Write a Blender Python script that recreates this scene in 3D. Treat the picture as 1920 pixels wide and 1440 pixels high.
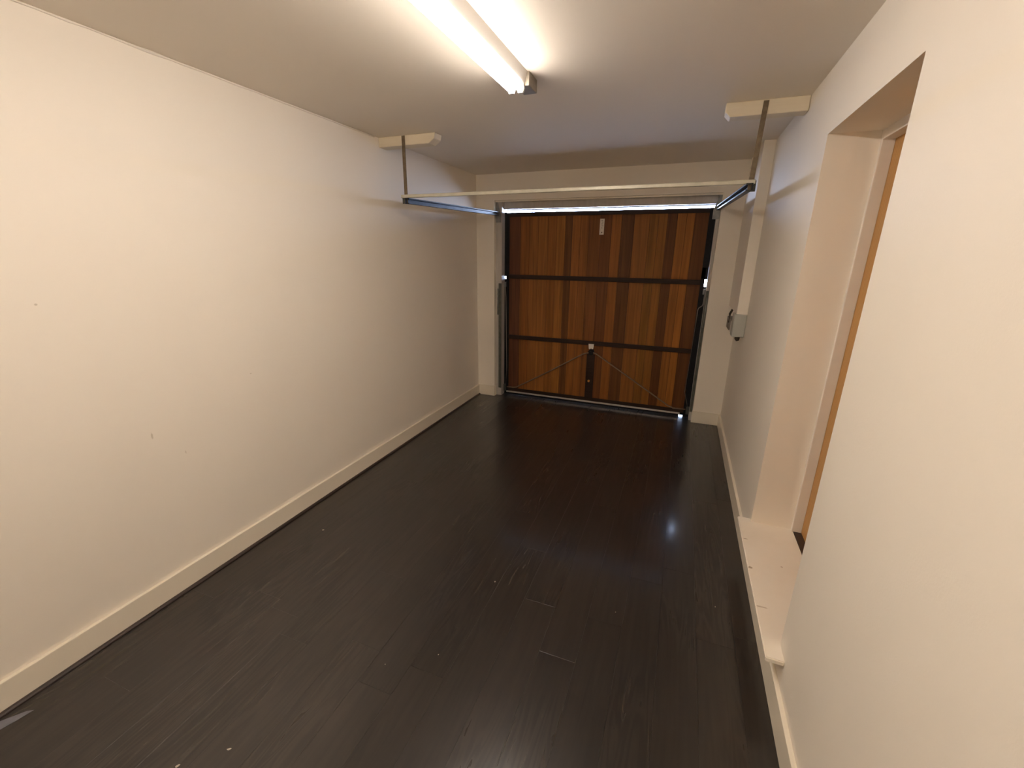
import bpy, bmesh, math, random
from mathutils import Vector, Matrix

for o in list(bpy.data.objects):
    bpy.data.objects.remove(o, do_unlink=True)
SC = bpy.context.scene
COL = SC.collection

# ------------------------------------------------------------------ camera
F_PX, YAW, PITCH, ROLL = 806.0, 0.3665, -0.2954, 0.0107
cy, sy, cp, sp = math.cos(YAW), math.sin(YAW), math.cos(PITCH), math.sin(PITCH)
fwd = Vector((-sy * cp, cy * cp, sp)); rgt = Vector((cy, sy, 0)); upv = rgt.cross(fwd)
cr, sr = math.cos(ROLL), math.sin(ROLL)
r2 = cr * rgt + sr * upv; u2 = -sr * rgt + cr * upv
cam_d = bpy.data.cameras.new('camera'); cam = bpy.data.objects.new('camera', cam_d); COL.objects.link(cam)
M = Matrix((r2, u2, -fwd)).transposed().to_4x4(); M.translation = Vector((2.2367, 0.0, 1.695))
cam.matrix_world = M
cam_d.sensor_fit = 'HORIZONTAL'; cam_d.sensor_width = 36.0; cam_d.lens = F_PX / 1920 * 36.0
cam_d.clip_start = 0.02; cam_d.clip_end = 200
SC.camera = cam

# ------------------------------------------------------------------ sky (overcast daylight outside the garage door), exposure
SKY_COLOR, SKY_STRENGTH = (0.55, 0.69, 1.0), 66.0
LAMP_COLOR, LAMP_STRENGTH = (1.0, 0.885, 0.785), 43.5
w = bpy.data.worlds.new('overcast_sky'); SC.world = w; w.use_nodes = True
bg = w.node_tree.nodes['Background']
bg.inputs[0].default_value = (*SKY_COLOR, 1); bg.inputs[1].default_value = SKY_STRENGTH
# sampling portals for the daylight that enters through the gaps round the garage door (they emit nothing themselves)
for nm, px, pz, pw, ph in (('daylight_portal_top', 1.376, 2.145, 2.18, 0.06), ('daylight_portal_side', 0.305, 1.43, 0.05, 0.09),
                           ('daylight_portal_side', 2.447, 1.43, 0.05, 0.09), ('daylight_portal_foot', 2.382, 0.016, 0.08, 0.04)):
    pd = bpy.data.lights.new(nm, 'AREA'); pd.shape = 'RECTANGLE'; pd.size = pw; pd.size_y = ph; pd.cycles.is_portal = True
    po = bpy.data.objects.new(nm, pd); COL.objects.link(po); po.location = (px, 4.853, pz); po.rotation_euler = (-math.pi / 2, 0, 0)
SC.cycles.diffuse_bounces = 8        # pale room: much of the far end is lit by repeated bounces
SC.cycles.glossy_bounces = 3
SC.cycles.adaptive_threshold = 0.02
vs = SC.view_settings
vs.view_transform = 'Standard'; vs.look = 'None'; vs.exposure = 0.0; vs.gamma = 1.0; vs.use_curve_mapping = False

# ------------------------------------------------------------------ room dimensions (metres)
W, H, YD, YB = 2.7587, 2.5076, 4.6601, -0.7      # right wall, ceiling, front wall, back wall
YO = 4.95                                         # outer face of the front wall
RY0, RY1, RZ, ST = 1.6208, 2.4865, 2.2107, 0.236  # side door recess and step height
PL, PR, LZ = 0.2172, 2.4912, 2.245                # garage opening
BT, BH = 0.018, 0.124                             # baseboard

# ------------------------------------------------------------------ materials
def nodes(m):
    return m.node_tree.nodes, m.node_tree.links

def base_mat(name, col, rough=0.5, metal=0.0, spec=0.5):
    m = bpy.data.materials.new(name); m.use_nodes = True
    b = m.node_tree.nodes['Principled BSDF']
    b.inputs['Base Color'].default_value = (*col, 1); b.inputs['Roughness'].default_value = rough
    b.inputs['Metallic'].default_value = metal; b.inputs['Specular IOR Level'].default_value = spec
    return m, b

def noise_mat(name, c1, c2, scale=8.0, rough=0.5, metal=0.0, bump=0.0, bump_scale=200.0, stretch=(1, 1, 1), spec=0.5, detail=4.0):
    """two-tone noise colour with fine bump, in object space"""
    m, b = base_mat(name, c1, rough, metal, spec)
    N, L = nodes(m)
    tc = N.new('ShaderNodeTexCoord'); mp = N.new('ShaderNodeMapping'); mp.inputs['Scale'].default_value = stretch
    L.new(tc.outputs['Object'], mp.inputs['Vector'])
    n = N.new('ShaderNodeTexNoise'); n.inputs['Scale'].default_value = scale; n.inputs['Detail'].default_value = detail
    L.new(mp.outputs[0], n.inputs['Vector'])
    mx = N.new('ShaderNodeMix'); mx.data_type = 'RGBA'
    mx.inputs[6].default_value = (*c1, 1); mx.inputs[7].default_value = (*c2, 1)
    rmp = N.new('ShaderNodeMapRange'); rmp.inputs[1].default_value = 0.3; rmp.inputs[2].default_value = 0.7
    L.new(n.outputs[0], rmp.inputs[0]); L.new(rmp.outputs[0], mx.inputs[0]); L.new(mx.outputs[2], b.inputs['Base Color'])
    if bump:
        n2 = N.new('ShaderNodeTexNoise'); n2.inputs['Scale'].default_value = bump_scale; n2.inputs['Detail'].default_value = 3
        L.new(mp.outputs[0], n2.inputs['Vector'])
        bp = N.new('ShaderNodeBump'); bp.inputs['Strength'].default_value = bump; bp.inputs['Distance'].default_value = 0.002
        L.new(n2.outputs[0], bp.inputs['Height']); L.new(bp.outputs[0], b.inputs['Normal'])
    return m

def scuffed(m, marks):
    """small dirt marks with a shape of their own at fixed places on a painted wall: (centre, radii, colour)"""
    N, L = nodes(m); b = N['Principled BSDF']
    tc = N.new('ShaderNodeTexCoord')
    nz = N.new('ShaderNodeTexNoise'); nz.inputs['Scale'].default_value = 60
    L.new(tc.outputs['Object'], nz.inputs['Vector'])
    for c, r, colr in marks:
        sub = N.new('ShaderNodeVectorMath'); sub.operation = 'SUBTRACT'; sub.inputs[1].default_value = c
        L.new(tc.outputs['Object'], sub.inputs[0])
        dv = N.new('ShaderNodeVectorMath'); dv.operation = 'DIVIDE'; dv.inputs[1].default_value = r
        L.new(sub.outputs[0], dv.inputs[0])
        ln = N.new('ShaderNodeVectorMath'); ln.operation = 'LENGTH'; L.new(dv.outputs[0], ln.inputs[0])
        ad = N.new('ShaderNodeMath'); ad.operation = 'ADD'; L.new(ln.outputs[1], ad.inputs[0]); L.new(nz.outputs[0], ad.inputs[1])
        mr = N.new('ShaderNodeMapRange'); mr.inputs[1].default_value = 1.5; mr.inputs[2].default_value = 1.1
        L.new(ad.outputs[0], mr.inputs[0])
        mx = N.new('ShaderNodeMix'); mx.data_type = 'RGBA'; mx.inputs[7].default_value = (*colr, 1)
        src = b.inputs['Base Color'].links[0].from_socket
        L.new(src, mx.inputs[6]); L.new(mr.outputs[0], mx.inputs[0]); L.new(mx.outputs[2], b.inputs['Base Color'])
    return m

PAINT_A, PAINT_B = (0.885, 0.825, 0.725), (0.875, 0.81, 0.71)
MAT = {}
MAT['wall_left'] = scuffed(noise_mat('cream_wall_paint', PAINT_A, PAINT_B, 1.7, 0.55, bump=0.10, bump_scale=260),
    [((0, 1.125, 0.859), (.02, .005, .020), (.66, .59, .48)), ((0, 0.869, 1.494), (.02, .006, .005), (.62, .55, .45)),
     ((0, 1.667, 1.024), (.02, .007, .004), (.70, .63, .52)), ((0, 1.25, 0.72), (.02, .004, .010), (.72, .65, .55))])
MAT['wall'] = noise_mat('cream_plaster_paint', PAINT_A, PAINT_B, 1.9, 0.55, bump=0.16, bump_scale=180)
MAT['ceiling'] = noise_mat('ceiling_paint', (0.85, 0.785, 0.69), (0.84, 0.775, 0.68), 1.2, 0.65, bump=0.06, bump_scale=240)
MAT['gloss'] = noise_mat('cream_gloss_paint', (0.86, 0.79, 0.66), (0.84, 0.77, 0.64), 5, 0.33, bump=0.05, bump_scale=60)
MAT['step'] = scuffed(noise_mat('cream_step_paint', (0.88, 0.82, 0.72), (0.85, 0.78, 0.67), 7, 0.45, bump=0.2, bump_scale=45),
    [((2.706, 2.06, .236), (.012, .010, .02), (.45, .36, .26)), ((2.72, 1.80, .236), (.030, .005, .02), (.60, .50, .39)),
     ((2.85, 2.12, .236), (.006, .006, .02), (.6, .5, .4)), ((2.71, 2.30, .236), (.012, .005, .02), (.5, .4, .3))])
MAT['timber_paint'] = noise_mat('cream_timber_paint', (0.80, 0.72, 0.56), (0.76, 0.67, 0.51), 14, 0.5, bump=0.25, bump_scale=60, stretch=(.3, 3, 3))
MAT['white_frame'] = noise_mat('white_door_frame_paint', (0.80, 0.75, 0.68), (0.76, 0.70, 0.63), 9, 0.35, bump=0.05)
MAT['galv'] = noise_mat('galvanised_steel', (0.33, 0.33, 0.31), (0.24, 0.245, 0.235), 26, 0.42, 0.7, bump=0.05, bump_scale=90)
MAT['galv_dull'] = noise_mat('dull_grey_green_steel', (0.13, 0.135, 0.115), (0.085, 0.09, 0.075), 30, 0.5, 0.5)
MAT['frame_grey'] = noise_mat('weathered_grey_frame', (0.56, 0.52, 0.47), (0.48, 0.445, 0.405), 10, 0.6, bump=0.15, bump_scale=80, stretch=(3, 3, .3))
MAT['bar'] = noise_mat('pale_zinc_bar', (0.62, 0.60, 0.50), (0.52, 0.50, 0.40), 20, 0.38, 0.25)
MAT['track'] = noise_mat('dark_track_steel', (0.045, 0.047, 0.052), (0.03, 0.032, 0.036), 30, 0.38, 0.9)
MAT['rust'] = noise_mat('rusty_strap_steel', (0.23, 0.175, 0.11), (0.15, 0.11, 0.065), 45, 0.7, 0.3, bump=0.2)
MAT['black'] = noise_mat('black_steel', (0.007, 0.007, 0.008), (0.011, 0.010, 0.011), 40, 0.5, 0.0, spec=0.2)
MAT['rail'] = noise_mat('dark_brown_rail', (0.034, 0.018, 0.011), (0.023, 0.013, 0.009), 20, 0.55, stretch=(.2, 3, 3), spec=0.2)
MAT['rod'] = noise_mat('brown_steel_rod', (0.28, 0.185, 0.115), (0.21, 0.14, 0.09), 40, 0.45, 0.3)
MAT['cable'] = noise_mat('steel_cable', (0.42, 0.38, 0.33), (0.32, 0.29, 0.26), 300, 0.4, 0.7)
MAT['alu'] = noise_mat('aluminium_strip', (0.62, 0.58, 0.52), (0.50, 0.47, 0.42), 18, 0.35, 0.6)
MAT['plastic_grey'] = noise_mat('grey_plastic', (0.50, 0.50, 0.45), (0.47, 0.47, 0.42), 12, 0.45)
MAT['plastic_brown'] = noise_mat('aged_grey_fitting', (0.27, 0.235, 0.19), (0.22, 0.19, 0.15), 30, 0.55)
MAT['dark_hole'] = noise_mat('dark_fitting', (0.075, 0.055, 0.035), (0.05, 0.038, 0.025), 30, 0.6)
MAT['white_plastic'] = noise_mat('white_plastic', (0.78, 0.75, 0.68), (0.74, 0.71, 0.64), 15, 0.4)
MAT['sticker'] = noise_mat('white_sticker', (0.70, 0.63, 0.52), (0.66, 0.59, 0.49), 40, 0.5)
MAT['print'] = noise_mat('faded_print', (0.40, 0.35, 0.29), (0.36, 0.31, 0.26), 60, 0.6)
MAT['print_dark'] = noise_mat('dark_print', (0.20, 0.12, 0.10), (0.16, 0.10, 0.08), 60, 0.6)
MAT['brass'] = noise_mat('orange_brass', (0.85, 0.40, 0.07), (0.75, 0.33, 0.05), 60, 0.35, 0.2)
MAT['lampwhite'] = noise_mat('white_enamel', (0.91, 0.90, 0.88), (0.90, 0.89, 0.87), 10, 0.35)
MAT['capmetal'] = noise_mat('tube_end_cap_metal', (0.6, 0.58, 0.5), (0.5, 0.48, 0.42), 30, 0.35, 0.6)
MAT['beading'] = noise_mat('dark_floor_beading', (0.028, 0.019, 0.015), (0.040, 0.026, 0.021), 12, 0.35, stretch=(4, .3, 4))
MAT['flake'] = noise_mat('pale_debris', (0.55, 0.50, 0.42), (0.42, 0.37, 0.30), 90, 0.6)
MAT['sliver_grey'] = noise_mat('grey_blue_sliver', (0.17, 0.17, 0.20), (0.13, 0.13, 0.155), 30, 0.3)
MAT['ground'] = noise_mat('pale_concrete_drive', (0.50, 0.49, 0.47), (0.40, 0.39, 0.37), 3, 0.9, bump=0.2, bump_scale=60)
MAT['threshold'] = noise_mat('dark_threshold_wood', (0.045, 0.024, 0.018), (0.030, 0.016, 0.012), 12, 0.35, stretch=(6, .4, 6))
MAT['subfloor'] = noise_mat('dark_subfloor', (0.010, 0.008, 0.006), (0.008, 0.006, 0.005), 12, 0.8)

m, b = base_mat('fluorescent_glow', (0.9, 0.9, 0.9), 0.3); b.inputs['Emission Color'].default_value = (*LAMP_COLOR, 1)
b.inputs['Emission Strength'].default_value = LAMP_STRENGTH; MAT['tube'] = m

def wood_leaf_mat():
    m, b = base_mat('honey_oak_veneer', (0.5, 0.27, 0.09), 0.42); N, L = nodes(m)
    tc = N.new('ShaderNodeTexCoord'); mp = N.new('ShaderNodeMapping'); mp.inputs['Scale'].default_value = (5, 9, 0.7)
    L.new(tc.outputs['Object'], mp.inputs['Vector'])
    wv = N.new('ShaderNodeTexWave'); wv.bands_direction = 'Y'; wv.inputs['Scale'].default_value = 2.2; wv.inputs['Distortion'].default_value = 6; wv.inputs['Detail'].default_value = 3
    L.new(mp.outputs[0], wv.inputs['Vector'])
    rp = N.new('ShaderNodeValToRGB'); rp.color_ramp.elements[0].color = (0.44, 0.225, 0.060, 1); rp.color_ramp.elements[1].color = (0.51, 0.275, 0.085, 1)
    L.new(wv.outputs[1], rp.inputs[0]); L.new(rp.outputs[0], b.inputs['Base Color'])
    return m
MAT['leaf'] = wood_leaf_mat()

def cedar_mat(name, col):
    m, b = base_mat(name, col, 0.55, spec=0.25); N, L = nodes(m)
    tc = N.new('ShaderNodeTexCoord'); mp = N.new('ShaderNodeMapping'); mp.inputs['Scale'].default_value = (26, 26, 0.9)
    L.new(tc.outputs['Object'], mp.inputs['Vector'])
    n = N.new('ShaderNodeTexNoise'); n.inputs['Scale'].default_value = 1.6; n.inputs['Detail'].default_value = 5; n.inputs['Distortion'].default_value = 0.6
    L.new(mp.outputs[0], n.inputs['Vector'])
    rp = N.new('ShaderNodeValToRGB')
    rp.color_ramp.elements[0].position = 0.3; rp.color_ramp.elements[1].position = 0.7
    rp.color_ramp.elements[0].color = (*[c * 0.72 for c in col], 1); rp.color_ramp.elements[1].color = (*[c * 1.22 for c in col], 1)
    L.new(n.outputs[0], rp.inputs[0]); L.new(rp.outputs[0], b.inputs['Base Color'])
    bp = N.new('ShaderNodeBump'); bp.inputs['Strength'].default_value = 0.15; bp.inputs['Distance'].default_value = 0.002
    L.new(n.outputs[0], bp.inputs['Height']); L.new(bp.outputs[0], b.inputs['Normal'])
    return m

def floor_mat():
    """dark stained oak boards; tone and grain differ from board to board, grain shows mostly as sheen"""
    m, b = base_mat('dark_oak_boards', (0.02, 0.015, 0.012), 0.3); N, L = nodes(m)
    tc = N.new('ShaderNodeTexCoord'); oi = N.new('ShaderNodeObjectInfo')
    off = N.new('ShaderNodeVectorMath'); off.operation = 'SCALE'; off.inputs[0].default_value = (3.1, 57.0, 11.0)
    L.new(oi.outputs['Random'], off.inputs['Scale'])
    ad = N.new('ShaderNodeVectorMath'); ad.operation = 'ADD'; L.new(tc.outputs['Object'], ad.inputs[0]); L.new(off.outputs[0], ad.inputs[1])
    # cathedral grain: rings of a stretched, warped distance field
    mp = N.new('ShaderNodeMapping'); mp.inputs['Scale'].default_value = (8.0, 0.8, 1.0); L.new(ad.outputs[0], mp.inputs['Vector'])
    n1 = N.new('ShaderNodeTexNoise'); n1.inputs['Scale'].default_value = 1.5; n1.inputs['Detail'].default_value = 2.5; n1.inputs['Distortion'].default_value = 0.4
    L.new(mp.outputs[0], n1.inputs['Vector'])
    mul = N.new('ShaderNodeMath'); mul.operation = 'MULTIPLY'; mul.inputs[1].default_value = 70.0; L.new(n1.outputs[0], mul.inputs[0])
    sn = N.new('ShaderNodeMath'); sn.operation = 'SINE'; L.new(mul.outputs[0], sn.inputs[0])
    mpf = N.new('ShaderNodeMapping'); mpf.inputs['Scale'].default_value = (45, 3, 1); L.new(ad.outputs[0], mpf.inputs['Vector'])
    n2 = N.new('ShaderNodeTexNoise'); n2.inputs['Scale'].default_value = 1.0; n2.inputs['Detail'].default_value = 4; L.new(mpf.outputs[0], n2.inputs['Vector'])
    # patches where the grain shows
    n3 = N.new('ShaderNodeTexNoise'); n3.inputs['Scale'].default_value = 1.6; n3.inputs['Detail'].default_value = 1; L.new(ad.outputs[0], n3.inputs['Vector'])
    msk = N.new('ShaderNodeMapRange'); msk.inputs[1].default_value = 0.45; msk.inputs[2].default_value = 0.58; L.new(n3.outputs[0], msk.inputs[0])
    gm = N.new('ShaderNodeMath'); gm.operation = 'MULTIPLY'; L.new(sn.outputs[0], gm.inputs[0]); L.new(msk.outputs[0], gm.inputs[1])
    g2 = N.new('ShaderNodeMath'); g2.operation = 'MULTIPLY_ADD'; g2.inputs[1].default_value = 0.30; L.new(gm.outputs[0], g2.inputs[0]); L.new(n2.outputs[0], g2.inputs[2])
    rp = N.new('ShaderNodeValToRGB'); e = rp.color_ramp.elements
    e[0].position = 0.25; e[1].position = 0.8
    e[0].color = (0.0145, 0.0108, 0.0086, 1); e[1].color = (0.0285, 0.0215, 0.0172, 1)
    L.new(g2.outputs[0], rp.inputs[0])
    tone = N.new('ShaderNodeMapRange'); tone.inputs[3].default_value = 0.88; tone.inputs[4].default_value = 1.12; L.new(oi.outputs['Random'], tone.inputs[0])
    mc = N.new('ShaderNodeVectorMath'); mc.operation = 'SCALE'; L.new(rp.outputs[0], mc.inputs[0]); L.new(tone.outputs[0], mc.inputs['Scale'])
    L.new(mc.outputs[0], b.inputs['Base Color'])
    rr = N.new('ShaderNodeMapRange'); rr.inputs[1].default_value = -0.1; rr.inputs[2].default_value = 1.1; rr.inputs[3].default_value = 0.36; rr.inputs[4].default_value = 0.25
    L.new(g2.outputs[0], rr.inputs[0]); L.new(rr.outputs[0], b.inputs['Roughness'])
    bp = N.new('ShaderNodeBump'); bp.inputs['Strength'].default_value = 0.02; bp.inputs['Distance'].default_value = 0.0012
    L.new(g2.outputs[0], bp.inputs['Height']); L.new(bp.outputs[0], b.inputs['Normal'])
    b.inputs['Specular IOR Level'].default_value = 0.45
    b.inputs['Coat Weight'].default_value = 0.55; b.inputs['Coat Roughness'].default_value = 0.13
    return m
MAT['floor'] = floor_mat()

# ------------------------------------------------------------------ mesh helpers
def add_box(bm, x0, x1, y0, y1, z0, z1, bev=0.0):
    t = bmesh.new()
    bmesh.ops.create_cube(t, size=1.0)
    for v in t.verts:
        v.co = Vector(((x0 + x1) / 2 + v.co.x * (x1 - x0), (y0 + y1) / 2 + v.co.y * (y1 - y0), (z0 + z1) / 2 + v.co.z * (z1 - z0)))
    if bev > 0:
        bmesh.ops.bevel(t, geom=list(t.edges), offset=bev, segments=2, profile=0.6, affect='EDGES')
    me = bpy.data.meshes.new('tmp'); t.to_mesh(me); t.free(); bm.from_mesh(me); bpy.data.meshes.remove(me)
    return bm

def add_prism(bm, pts, axis, a, b):
    """extrude a polygon (2-d points) along an axis from a to b"""
    def P(p, t):
        return {'x': (t, p[0], p[1]), 'y': (p[0], t, p[1]), 'z': (p[0], p[1], t)}[axis]
    va = [bm.verts.new(P(p, a)) for p in pts]; vb = [bm.verts.new(P(p, b)) for p in pts]
    n = len(pts)
    bm.faces.new(va); bm.faces.new(vb[::-1])
    for i in range(n):
        bm.faces.new((va[i], vb[i], vb[(i + 1) % n], va[(i + 1) % n]))
    return bm

def add_tube(bm, pts, r, seg=10, caps=True):
    pts = [Vector(p) for p in pts]; rings = []
    for i, p in enumerate(pts):
        d = (pts[min(i + 1, len(pts) - 1)] - pts[max(i - 1, 0)]).normalized()
        a = d.cross(Vector((0, 0, 1)))
        if a.length < 1e-3: a = d.cross(Vector((1, 0, 0)))
        a.normalize(); c = d.cross(a)
        rr = r[i] if isinstance(r, (list, tuple)) else r
        rings.append([bm.verts.new(p + rr * (math.cos(t) * a + math.sin(t) * c)) for t in [2 * math.pi * k / seg for k in range(seg)]])
    for A, B in zip(rings, rings[1:]):
        for k in range(seg):
            bm.faces.new((A[k], A[(k + 1) % seg], B[(k + 1) % seg], B[k]))
    if caps:
        bm.faces.new(rings[0][::-1]); bm.faces.new(rings[-1])
    return bm

def link(name, bm, mat, parent=None, smooth=False):
    bmesh.ops.recalc_face_normals(bm, faces=bm.faces)
    me = bpy.data.meshes.new(name); bm.to_mesh(me); bm.free()
    me.materials.append(MAT[mat] if isinstance(mat, str) else mat)
    if smooth:
        for p in me.polygons: p.use_smooth = True
    o = bpy.data.objects.new(name, me); COL.objects.link(o)
    if parent is not None: attach(o, parent)
    return o

def attach(o, parent):
    o.parent = parent; o.matrix_parent_inverse = Matrix.Translation(-parent_loc(parent))

def parent_loc(p):
    v = Vector(p.location)
    while p.parent is not None:
        p = p.parent
    return Vector(p.location) if p.type == 'EMPTY' else v

def box(name, x0, x1, y0, y1, z0, z1, mat, parent=None, bev=0.0):
    return link(name, add_box(bmesh.new(), x0, x1, y0, y1, z0, z1, bev), mat, parent)

def tube(name, pts, r, mat, parent=None, seg=10):
    return link(name, add_tube(bmesh.new(), pts, r, seg), mat, parent, smooth=True)

def tag(o, label, cat=None, group=None, kind=None):
    o['label'] = label
    if cat: o['category'] = cat
    if group: o['group'] = group
    if kind: o['kind'] = kind
    return o

def part_label(o, label):
    o['label'] = label; return o

def thing(name, loc, label, cat, group=None, kind=None):
    o = bpy.data.objects.new(name, None); COL.objects.link(o); o.location = loc; o.empty_display_size = 0.05
    return tag(o, label, cat, group, kind)

def boxes(name, lst, mat, parent=None):
    bm = bmesh.new()
    for b_ in lst: add_box(bm, *b_)
    return link(name, bm, mat, parent)

S = 'structure'
# ------------------------------------------------------------------ the shell
tag(box('wall_left', -0.12, 0, YB - 0.12, YO, -0.05, H, 'wall_left'), 'long plain cream wall with the dark floor beading at its foot', 'wall', kind=S)
XO = 3.12
tag(boxes('wall_right', [
    (W, XO, YB - 0.12, RY0, -0.05, H), (W, XO, RY1, YO, -0.05, H),
    (W, XO, RY0, RY1, RZ, H), (W, XO, RY0, RY1, -0.05, ST - 0.022)], 'wall'),
    'cream wall with the deep side door recess', 'wall', kind=S)
tag(boxes('wall_front', [
    (0, PL, YD, YO, -0.05, H), (PR, W, YD, YO, -0.05, H), (PL, PR, YD, YO, LZ, H)], 'wall'),
    'cream end wall with two piers and lintel around the garage door', 'wall', kind=S)
tag(box('wall_back', -0.12, XO, YB - 0.12, YB, -0.05, H, 'wall'), 'cream back wall behind the viewer', 'wall', kind=S)
tag(box('ceiling', -0.12, XO, YB - 0.12, YO, H, H + 0.1, 'ceiling'), 'flat cream painted ceiling carrying the strip light', 'ceiling', kind=S)

# floor: sub-floor with single boards
floor = tag(box('floor', -0.05, W + 0.02, YB, 4.90, -0.06, -0.009, 'subfloor'), 'dark brown laid wooden board floor with satin sheen', 'floor', kind=S)
random.seed(11)
PW, GAP, PLEN, PT = 0.1635, 0.0005, 1.26, 0.009
mesh_cache = {}
def plank(x0, x1, y0, y1):
    wd, ln = round(x1 - x0 - GAP, 4), round(y1 - y0 - GAP, 4)
    if wd < 0.01 or ln < 0.03: return
    key = (wd, ln)
    if key not in mesh_cache:
        bm = bmesh.new(); c = 0.0004
        lo = [(-wd / 2, -ln / 2), (wd / 2, -ln / 2), (wd / 2, ln / 2), (-wd / 2, ln / 2)]
        hi = [(x - math.copysign(c, x), y - math.copysign(c, y)) for x, y in lo]
        A = [bm.verts.new((x, y, -PT)) for x, y in lo]; B = [bm.verts.new((x, y, -c * 0.6)) for x, y in lo]; T = [bm.verts.new((x, y, 0)) for x, y in hi]
        bm.faces.new(T)
        for i in range(4):
            j = (i + 1) % 4
            bm.faces.new((A[i], A[j], B[j], B[i])); bm.faces.new((B[i], B[j], T[j], T[i]))
        me = bpy.data.meshes.new('plank'); bmesh.ops.recalc_face_normals(bm, faces=bm.faces); bm.to_mesh(me); bm.free(); me.materials.append(MAT['floor']); mesh_cache[key] = me
    o = bpy.data.objects.new('plank', mesh_cache[key]); COL.objects.link(o)
    o.location = ((x0 + x1) / 2, (y0 + y1) / 2, 0); o.parent = floor
k0 = -9
for k in range(k0, 10):
    x0, x1 = max(1.338 + k * PW, 0.004), min(1.338 + (k + 1) * PW, W - 0.004)
    if x1 - x0 < 0.02: continue
    start = 1.165 - 2 * PLEN if k == 0 else YB - random.random() * PLEN
    y = start
    while y < 4.90:
        a, b_ = max(y, YB), min(y + PLEN, 4.895)
        if b_ > a: plank(x0, x1, a, b_)
        y += PLEN

# baseboards
def baseboard(name, pts_boxes, label):
    bm = bmesh.new()
    for b_ in pts_boxes: add_box(bm, *b_, 0.003)
    return tag(link(name, bm, 'gloss'), label, 'baseboard', kind=S)
baseboard('baseboard_left', [(0, BT, YB, YD, 0.001, BH)], 'cream painted baseboard running along the long plain wall')
baseboard('baseboard_right', [(W - BT, W, YB, YD, 0.001, BH)], 'cream painted baseboard running under the door step')
baseboard('baseboard_front_left', [(BT, PL + 0.006, YD - BT, YD, 0.001, BH), (PL, PL + 0.010, YD, 4.70, 0.001, BH)], 'short cream baseboard on the garage door pier next to the plain wall')
baseboard('baseboard_front_right', [(PR - 0.006, W - BT, YD - BT, YD, 0.001, BH)], 'short cream baseboard on the pier below the grey box')
bm = bmesh.new(); add_prism(bm, [(BT, 0.001), (BT + .016, 0.001), (BT + .015, .006), (BT + .010, .012), (BT, .014)], 'y', YB, YD - BT)
tag(link('trim_1', bm, 'beading'), 'thin dark brown floor beading along the foot of the plain wall', 'beading', kind=S)
# ragged filler bead in the joint of plain wall and ceiling
random.seed(5); pts, rad = [], []
y = 0.0
while y < 2.95:
    pts.append((0.003 + random.uniform(0, .002), y, H - 0.005 - random.uniform(0, .003))); rad.append(random.choice([.003, .0035, .004, .005, .0075 if random.random() < .3 else .004])); y += random.uniform(.03, .09)
tag(link('trim_2', add_tube(bmesh.new(), pts, rad, 6), 'ceiling', smooth=True), 'ragged bead of filler where plain wall meets ceiling', 'filler', kind=S)

# ------------------------------------------------------------------ side door recess
fr = thing('trim_3', (2.96, RY0, ST), 'white painted frame around the wooden side door', 'door frame', kind=S)
box('jamb', 2.956, 3.003, RY1 - 0.021, RY1, ST, RZ, 'white_frame', fr, 0.003)
box('jamb', 2.956, 3.003, RY0, RY0 + 0.021, ST, RZ, 'white_frame', fr, 0.003)
box('head', 2.956, 3.003, RY0 + 0.021, RY1 - 0.021, RZ - 0.040, RZ, 'white_frame', fr, 0.003)
d2 = thing('door_1', (3.02, RY0, ST), 'plain honey oak side door deep in the wall recess', 'door', kind=S)
box('leaf', 3.003, 3.045, RY0, RY1, ST + 0.0032, RZ, 'leaf', d2, 0.0005)
bm = bmesh.new(); add_box(bm, 2.964, 3.115, RY0, RY1, ST - 0.022, ST + 0.003)
tag(link('trim_4', bm, 'threshold'), 'dark brown wooden threshold under the side door', 'threshold', kind=S)
bm = bmesh.new()
add_prism(bm, [(2.694, 1.530), (W, 1.530), (W, RY0), (2.964, RY0), (2.964, RY1), (W, RY1), (W, 2.522), (2.694, 2.522)], 'z', ST - 0.022, ST)
ed = [e for e in bm.edges if min(v.co.x for v in e.verts) < 2.70 or min(v.co.y for v in e.verts) < 1.54]
bmesh.ops.recalc_face_normals(bm, faces=bm.faces)
bmesh.ops.bevel(bm, geom=ed, offset=0.004, segments=2, affect='EDGES')
tag(link('door_step', bm, 'step'), 'chipped cream painted step board in front of the side door', 'step')

# ------------------------------------------------------------------ garage door frame
gf = thing('trim_5', (PL, 4.70, 0), 'grey frame of posts and header around the garage door', 'door frame', kind=S)
HB = 2.161
part_label(box('post', PL, 0.290, 4.705, 4.86, 0, LZ, 'frame_grey', gf, 0.002), 'grey post')
part_label(box('post', 2.462, PR, 4.705, 4.86, 0, LZ, 'frame_grey', gf, 0.002), 'grey post')
box('header', 0.290, 2.462, 4.766, 4.80, HB, LZ, 'frame_grey', gf, 0.002)
box('sky_blocker_header', PL, PR, 4.862, YO, 2.157, LZ, 'black', gf)  # added behind the door top, low and black to cut off steep sky light
box('header_bead', PL, PR, 4.690, 4.705, LZ - 0.016, LZ, 'gloss', gf, 0.002)
for s, x in ((1, PL + .003), (-1, PR - .003)):
    bm = bmesh.new(); add_prism(bm, [(x, 2.02), (x + s * .060, 2.02), (x + s * .060, 2.10), (x + s * .018, 2.235), (x, 2.235)], 'y', 4.697, 4.705)
    part_label(link('corner_bracket', bm, 'galv', gf), 'galvanised corner bracket')
    a_, b2 = (.256, .289) if s > 0 else (2.463, 2.486)
    box('guide_channel', a_, b2, 4.690, 4.7045, 0.10, 1.36, 'galv_dull', gf, 0.002)
    sx = .246 if s > 0 else 2.481
    tube('lift_spring', [(sx, 4.694, z) for z in (1.30, 1.0)], .009, 'galv', gf)

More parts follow.
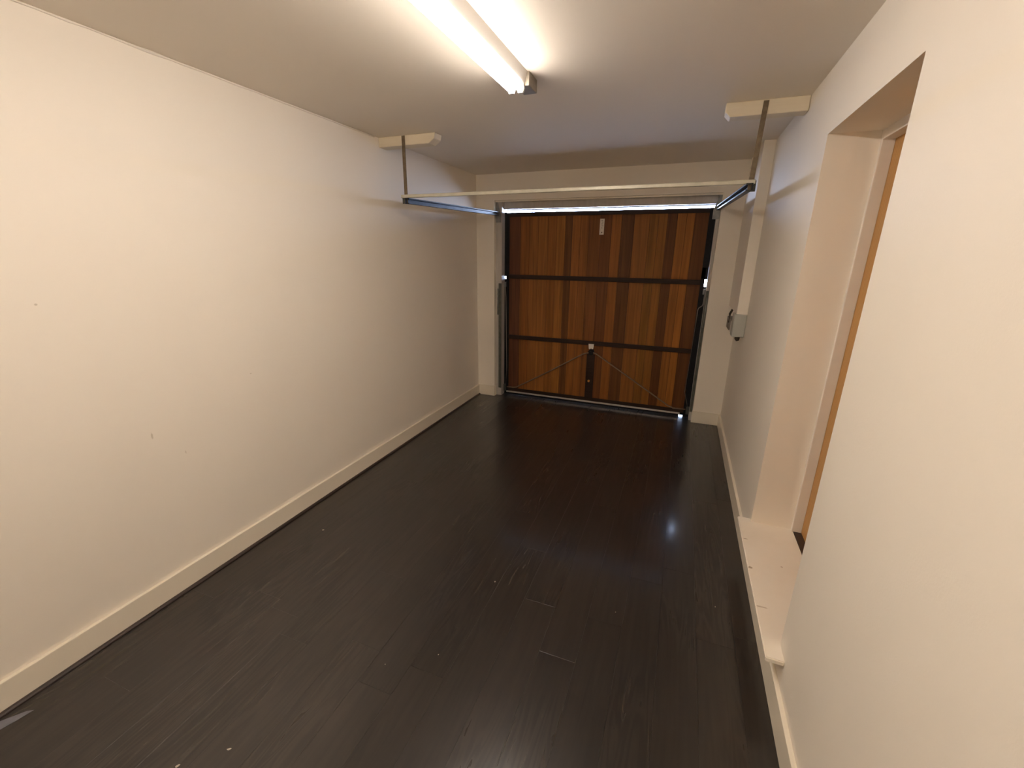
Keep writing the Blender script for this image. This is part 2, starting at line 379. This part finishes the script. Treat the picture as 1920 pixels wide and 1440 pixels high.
# ------------------------------------------------------------------ garage door
gd = thing('door_2', (1.376, 4.82, 0.03), 'wooden up and over garage door of vertical cedar boards', 'garage door', kind=S)
DX0, DX1, DZ0, DZ1 = 0.345, 2.405, 0.030, 2.1285
KD = (2.2, 1.80, 1.15)
boards = [(.345, .478, (.050, .022, .014)), (.478, .585, (.100, .042, .013)), (.585, .69, (.110, .050, .016)), (.69, .80, (.122, .056, .017)),
          (.80, .895, (.108, .047, .013)), (.895, .993, (.128, .060, .016)), (.993, 1.07, (.064, .028, .010)), (1.07, 1.16, (.122, .053, .015)), (1.16, 1.25, (.112, .049, .014)),
          (1.25, 1.375, (.084, .036, .012)), (1.375, 1.485, (.070, .029, .011)), (1.485, 1.585, (.118, .051, .014)), (1.585, 1.71, (.055, .025, .010)),
          (1.71, 1.86, (.110, .050, .015)), (1.86, 1.945, (.100, .049, .012)), (1.945, 2.03, (.108, .051, .013)), (2.03, 2.12, (.052, .022, .008)), (2.12, 2.205, (.128, .057, .015)), (2.205, 2.28, (.140, .062, .015)),
          (2.28, 2.405, (.055, .024, .009))]
random.seed(3)
for i, (a, c, colr) in enumerate(boards):
    cm = cedar_mat('cedar_board_tone', tuple(x * k for x, k in zip(colr, KD)))
    bm = add_box(bmesh.new(), a + .0008, c - .0008, 4.800 + random.uniform(0, .0015), 4.824, DZ0 + .01, DZ1 - .005, 0.0022)
    link('plank', bm, cm, gd)
box('backing_panel', DX0 - .01, DX1 + .01, 4.824, 4.846, DZ0, DZ1, 'rail', gd)
# black steel side channels, broken where the lifting arms pass: daylight shows in those gaps
GZ0, GZ1 = 1.405, 1.458
for x0, x1, z0, z1, y1 in ((.2905, .346, DZ0, GZ0, 4.848), (.2905, .346, GZ1, DZ1, 4.848), (2.404, 2.4615, DZ0, 1.392, 4.848),
                           (2.404, 2.4615, 1.466, 1.58, 4.800), (2.404, 2.4615, 1.58, DZ1, 4.848)):
    box('side_channel', x0, x1, 4.792, y1, z0, z1, 'black', gd, 0.002)
box('side_channel', .312, .346, 4.792, 4.848, GZ0, GZ1, 'black', gd)
box('side_channel', .2905, .312, 4.792, 4.848, 1.440, GZ1, 'black', gd)
box('side_channel', 2.404, 2.440, 4.792, 4.848, 1.392, 1.580, 'black', gd)
part_label(box('sky_blocker_plate', PL, .346, 4.850, 4.985, 1.463, 1.472, 'black', gd), 'black plate added outside to block the sky')  # unseen plate added to keep the left gap's sky reflection off the floor
for z in (1.435, 0.730):
    box('cross_rail', .346, 2.404, 4.778, 4.801, z - .023, z + .023, 'rail', gd, 0.003)
box('top_rail', .346, 2.404, 4.790, 4.8005, 2.085, DZ1, 'rail', gd, 0.002)
box('bottom_rail', .346, 2.404, 4.788, 4.8005, DZ0 + .012, .082, 'rail', gd, 0.002)
part_label(box('bottom_strip', .325, 2.372, 4.780, 4.792, .026, .044, 'alu', gd, 0.002), 'pale metal strip along the foot of the door')
part_label(box('rubber_seal', .2905, 2.360, 4.795, 4.840, .001, .030, 'black', gd), 'black rubber seal')
box('rubber_seal', 2.402, 2.4615, 4.795, 4.840, .001, .030, 'black', gd)
box('rubber_seal', 2.360, 2.402, 4.795, 4.840, .014, .030, 'black', gd)
box('lock_rail', 1.312, 1.402, 4.790, 4.8005, .082, .600, 'rail', gd, 0.002)
# latch in the middle with two rods to the bottom corners
lt = part_label(link('latch_plate', add_prism(bmesh.new(), [(1.326, .724), (1.388, .724), (1.380, .668), (1.366, .664), (1.357, .678), (1.348, .664), (1.332, .668)], 'y', 4.772, 4.790), 'white_plastic', gd), 'white latch bracket')
bm = bmesh.new(); add_tube(bm, [(1.360, 4.797, .628), (1.360, 4.768, .628)], .034, 16); add_tube(bm, [(1.360, 4.768, .628), (1.360, 4.755, .628)], .014, 12)
part_label(link('latch_hub', bm, 'black', gd), 'black turning hub')
part_label(tube('latch_rod', [(1.335, 4.770, .622), (1.298, 4.770, .612), (1.262, 4.772, .596), (.86, 4.780, .341), (.459, 4.786, .103), (.42, 4.788, .094), (.330, 4.788, .092)], .0075, 'rod', gd), 'thin brown steel rod')
part_label(tube('latch_rod', [(1.385, 4.770, .628), (1.415, 4.770, .618), (1.444, 4.772, .602), (1.85, 4.780, .350), (2.240, 4.786, .108), (2.299, 4.788, .086), (2.425, 4.788, .088)], .0075, 'rod', gd), 'thin brown steel rod')
part_label(tube('lock_cylinder', [(1.351, 4.791, .286), (1.351, 4.781, .286)], .013, 'brass', gd, 14), 'small orange brass lock end')
for x in (.305, 2.445):
    bm = bmesh.new(); add_box(bm, x - .016, x + .016, 4.775, 4.792, .035, .125, .003); add_tube(bm, [(x, 4.777, .09), (x, 4.766, .09)], .012, 10)
    part_label(link('corner_bracket', bm, 'galv_dull', gd), 'dull steel corner bracket')
# lift cables at both sides
part_label(tube('lift_cable', [(.312, 4.786, 1.375), (.305, 4.786, 1.30), (.312, 4.784, 1.20), (.328, 4.782, .34), (.318, 4.782, .12)], .0042, 'cable', gd, 6), 'thin steel lift cable')
part_label(tube('lift_cable', [(2.458, 4.782, 1.375), (2.455, 4.782, 1.222), (2.448, 4.780, 1.205), (2.422, 4.778, 1.185), (2.414, 4.778, 1.165), (2.395, 4.780, .285), (2.440, 4.784, .12)], .0042, 'cable', gd, 6), 'thin steel lift cable')
for x in (.306, 2.447):
    bm = bmesh.new(); add_box(bm, x - .010, x + .010, 4.770, 4.790, 1.318, 1.372, .003); add_tube(bm, [(x, 4.772, 1.352), (x, 4.760, 1.352)], .009, 10)
    part_label(link('arm_pivot', bm, 'galv', gd), 'galvanised arm pivot')
# white sticker with faded print
stk = part_label(box('sticker', 1.361, 1.407, 4.7985, 4.8000, 1.890, 2.048, 'sticker', gd), 'narrow white sticker with faded print')
for z, xa, xb in ((2.030, 1.375, 1.392), (2.014, 1.384, 1.396), (1.997, 1.378, 1.394), (1.978, 1.380, 1.398), (1.958, 1.376, 1.390)):
    o = box('print', xa, xb, 4.7978, 4.7986, z - .004, z + .004, 'print'); o.parent = stk; o.matrix_parent_inverse = stk.matrix_world.inverted()
o = tube('print', [(1.386, 4.7978, 1.912), (1.386, 4.7986, 1.912)], .007, 'print_dark', None, 12); o.parent = stk; o.matrix_parent_inverse = stk.matrix_world.inverted()
bpy.context.view_layer.update()

# ------------------------------------------------------------------ overhead track
tr = thing('overhead_track', (0.24, 2.99, 2.06), 'overhead garage door track with pale cross bar and rusty hanger straps', 'door track')
def channel(name, a, b_, s):
    """C-shaped track from a to b (outer web line), open towards the middle of the room"""
    prof = [(0, -.020), (0, .020), (.034, .020), (.034, .012), (.0305, .012), (.0305, .0165), (.0035, .0165), (.0035, -.0165), (.0305, -.0165), (.0305, -.012), (.034, -.012), (.034, -.020)]
    bm = bmesh.new(); rings = []
    for P in (a, b_): rings.append([bm.verts.new((P[0] + s * p[0], P[1], P[2] + p[1])) for p in prof])
    n = len(prof)
    for i in range(n): bm.faces.new((rings[0][i], rings[0][(i + 1) % n], rings[1][(i + 1) % n], rings[1][i]))
    for r_ in rings: bm.faces.new(r_)
    return part_label(link(name, bm, 'track', tr), 'dark steel track')
channel('track', (.222, 2.965, 2.062), (.226, 4.700, 2.112), 1)
channel('track', (2.545, 2.955, 2.068), (2.486, 4.700, 2.118), -1)
bm = add_box(bmesh.new(), .190, 2.556, 2.962, 2.984, 2.083, 2.107, .005)
part_label(link('cross_bar', bm, 'bar', tr), 'pale metal cross bar')
def strap(xt, xb, zt, zb):
    bm = bmesh.new(); y0, y1, hw = 2.984, 2.9885, .013
    A = [bm.verts.new(p) for p in ((xt - hw, y0, zt), (xt + hw, y0, zt), (xb + hw, y0, zb), (xb - hw, y0, zb))]
    B = [bm.verts.new((v.co.x, y1, v.co.z)) for v in A]
    bm.faces.new(A); bm.faces.new(B[::-1])
    for i in range(4): bm.faces.new((A[i], A[(i + 1) % 4], B[(i + 1) % 4], B[i]))
    o = part_label(link('hanger_strap', bm, 'rust', tr), 'rusty hanger strap')
    f = (zt - .022 - zt) / (zb - zt); x = xt + (xb - xt) * f
    for z in (zt - .022,):
        h = tube('bolt', [(x, 2.984, z), (x, 2.976, z)], .0075, 'galv', None, 8); h.parent = o; h.matrix_parent_inverse = Matrix.Translation(-Vector(tr.location))
    return o
strap(.222, .219, 2.503, 2.045)
strap(2.549, 2.534, 2.500, 2.050)
for x in (.204, 2.543):
    box('end_plate', x - .020, x + .020, 2.988, 2.994, 2.046, 2.104, 'galv_dull', tr, .002)

# ------------------------------------------------------------------ timbers under the ceiling
bm = add_prism(bmesh.new(), [(.001, H - .0005), (.001, 2.441), (.432, 2.441), (.478, 2.470), (.486, H - .0005)], 'y', 2.990, 3.085)
bmesh.ops.bevel(bm, geom=list(bm.edges), offset=.003, segments=1, affect='EDGES')
tag(link('timber_bearer', bm, 'timber_paint'), 'cream painted timber bearer on ceiling beside the plain wall', 'timber', 'timber bearers carrying the door track')
bm = add_prism(bmesh.new(), [(2.352, H - .0005), (2.352, 2.462), (2.378, 2.436), (2.7560, 2.434), (2.7560, H - .0005)], 'y', 2.990, 3.085)
bmesh.ops.bevel(bm, geom=list(bm.edges), offset=.003, segments=1, affect='EDGES')
tag(link('timber_bearer', bm, 'timber_paint'), 'cream painted timber bearer on ceiling above the side door recess', 'timber', 'timber bearers carrying the door track')

# ------------------------------------------------------------------ boxed casing and grey switch box in the corner
tag(box('boxed_casing', 2.679, W - .0005, 3.960, YD - .0005, 1.236, H - .0005, 'wall', None, .002), 'cream boxed-in pipe casing above the grey switch box', 'casing')
sb = thing('switch_box', (2.757, 3.96, 1.05), 'grey plastic switch box in the corner under the boxed casing', 'switch box')
box('housing', 2.664, W - .001, 3.945, 4.075, 1.050, 1.2355, 'plastic_grey', sb, .006)
box('cover', 2.668, W - .005, 3.937, 3.945, 1.056, 1.230, 'plastic_grey', sb, .003)
box('rear_box', 2.684, W - .001, 4.075, 4.34, 1.035, 1.135, 'white_frame', sb, .006)
part_label(box('switch_base', 2.672, W - .001, 4.34, 4.55, 1.045, 1.150, 'plastic_brown', sb, .006), 'brown grey switch base')
bm = bmesh.new(); add_tube(bm, [(2.690, 4.39, 1.11), (2.674, 4.36, 1.115), (2.670, 4.36, 1.19), (2.690, 4.38, 1.232)], .010, 8)
part_label(link('switch_lever', bm, 'dark_hole', sb, True), 'dark lever and cable')
bm = bmesh.new(); add_tube(bm, [(2.716, 4.0, 1.050), (2.716, 4.0, 1.030), (2.722, 4.0, 1.012)], [.020, .020, .012], 12)
part_label(link('cable_gland', bm, 'dark_hole', sb, True), 'dark cable gland')

# ------------------------------------------------------------------ fluorescent strip light
LX0, LX1, LY0, LY1 = 1.335, 1.450, -0.215, 2.205
fl = thing('fluorescent_light', (1.40, (LY0 + LY1) / 2, H), 'long twin tube fluorescent strip light fixed to the ceiling', 'light')
bm = add_prism(bmesh.new(), [(LX0 + .008, H - .0005), (LX0, H - .046), (LX0 + .004, H - .050), (LX1 - .016, H - .050), (LX1 - .013, H - .046), (LX1, H - .0005)], 'y', LY0, LY1)
link('batten', bm, 'lampwhite', fl)
for x in (1.3755, 1.4215):
    ZT = 2.438
    t = part_label(tube('tube', [(x, LY0 + .030, ZT), (x, LY1 - .035, ZT)], .0165, 'tube', fl, 20), 'glowing white fluorescent tube')
    for ya, yb in ((LY0 + .012, LY0 + .030), (LY1 - .035, LY1 - .014)):
        c = tube('end_cap', [(x, ya, ZT), (x, yb, ZT)], .0172, 'capmetal', None, 16); c.parent = t; c.matrix_parent_inverse = Matrix.Translation(-Vector(fl.location))
    for ya, yb in ((LY0, LY0 + .012), (LY1 - .014, LY1)):
        bm = add_prism(bmesh.new(), [(x - .013, H - .050), (x - .018, ZT), (x - .012, ZT - .018), (x + .012, ZT - .018), (x + .018, ZT), (x + .013, H - .050)], 'y', ya, yb)
        link('lamp_holder', bm, 'lampwhite', fl)
part_label(box('junction_box', 1.392, 1.460, LY1 + .0005, 2.325, H - .058, H - .0005, 'plastic_brown', fl, .004), 'dull cable box at the end of the light')

# ------------------------------------------------------------------ bits lying on the floor
random.seed(21)
def flake(label, x, y, s, sh=1.0, rot=0.0):
    s *= .8
    bm = bmesh.new(); n = 7; pts = []
    for i in range(n):
        a = 2 * math.pi * i / n; r = s * random.uniform(.6, 1.1); pts.append((r * math.cos(a) * sh, r * math.sin(a)))
    c, s_ = math.cos(rot), math.sin(rot)
    pts = [(x + c * p - s_ * q_, y + s_ * p + c * q_) for p, q_ in pts]
    add_prism(bm, pts, 'z', .0005, .0005 + max(.0015, s * .45))
    tag(link('paint_flake', bm, 'flake'), label, 'debris', 'paint flakes on the floor')
SPECK = 'tiny pale speck on the bare middle of the dark floor'
for a in [('pale round flake on the dark floor, brightest of those in mid floor', 1.479, 1.75, .0052), (SPECK, 1.422, 1.254, .0036),
          ('narrow pale flake on the dark floor near the cream step board', 2.577, 2.004, .0050, .6), (SPECK, 2.114, 1.783, .003),
          ('pale flake on the dark floor by the baseboard of the plain wall', .289, 1.757, .006, 1.6, .5),
          ('long thin grey flake on the dark floor, second lowest in the picture', .926, .653, .005, 2.2, .7),
          ('pale flake on the dark floor at the very bottom of the picture', .812, .551, .005, 1.8, 1.0), (SPECK, 1.234, 1.129, .0026)]:
    flake(*a)
bm = add_prism(bmesh.new(), [(.036, .395), (.036, .33), (.072, .34), (.098, .43), (.105, .475), (.085, .462)], 'z', .0004, .0012)  # thin flat grey blue shape beside the beading
tag(link('floor_sliver', bm, 'sliver_grey'), 'grey blue sliver on the floor by the beading', 'scrap')
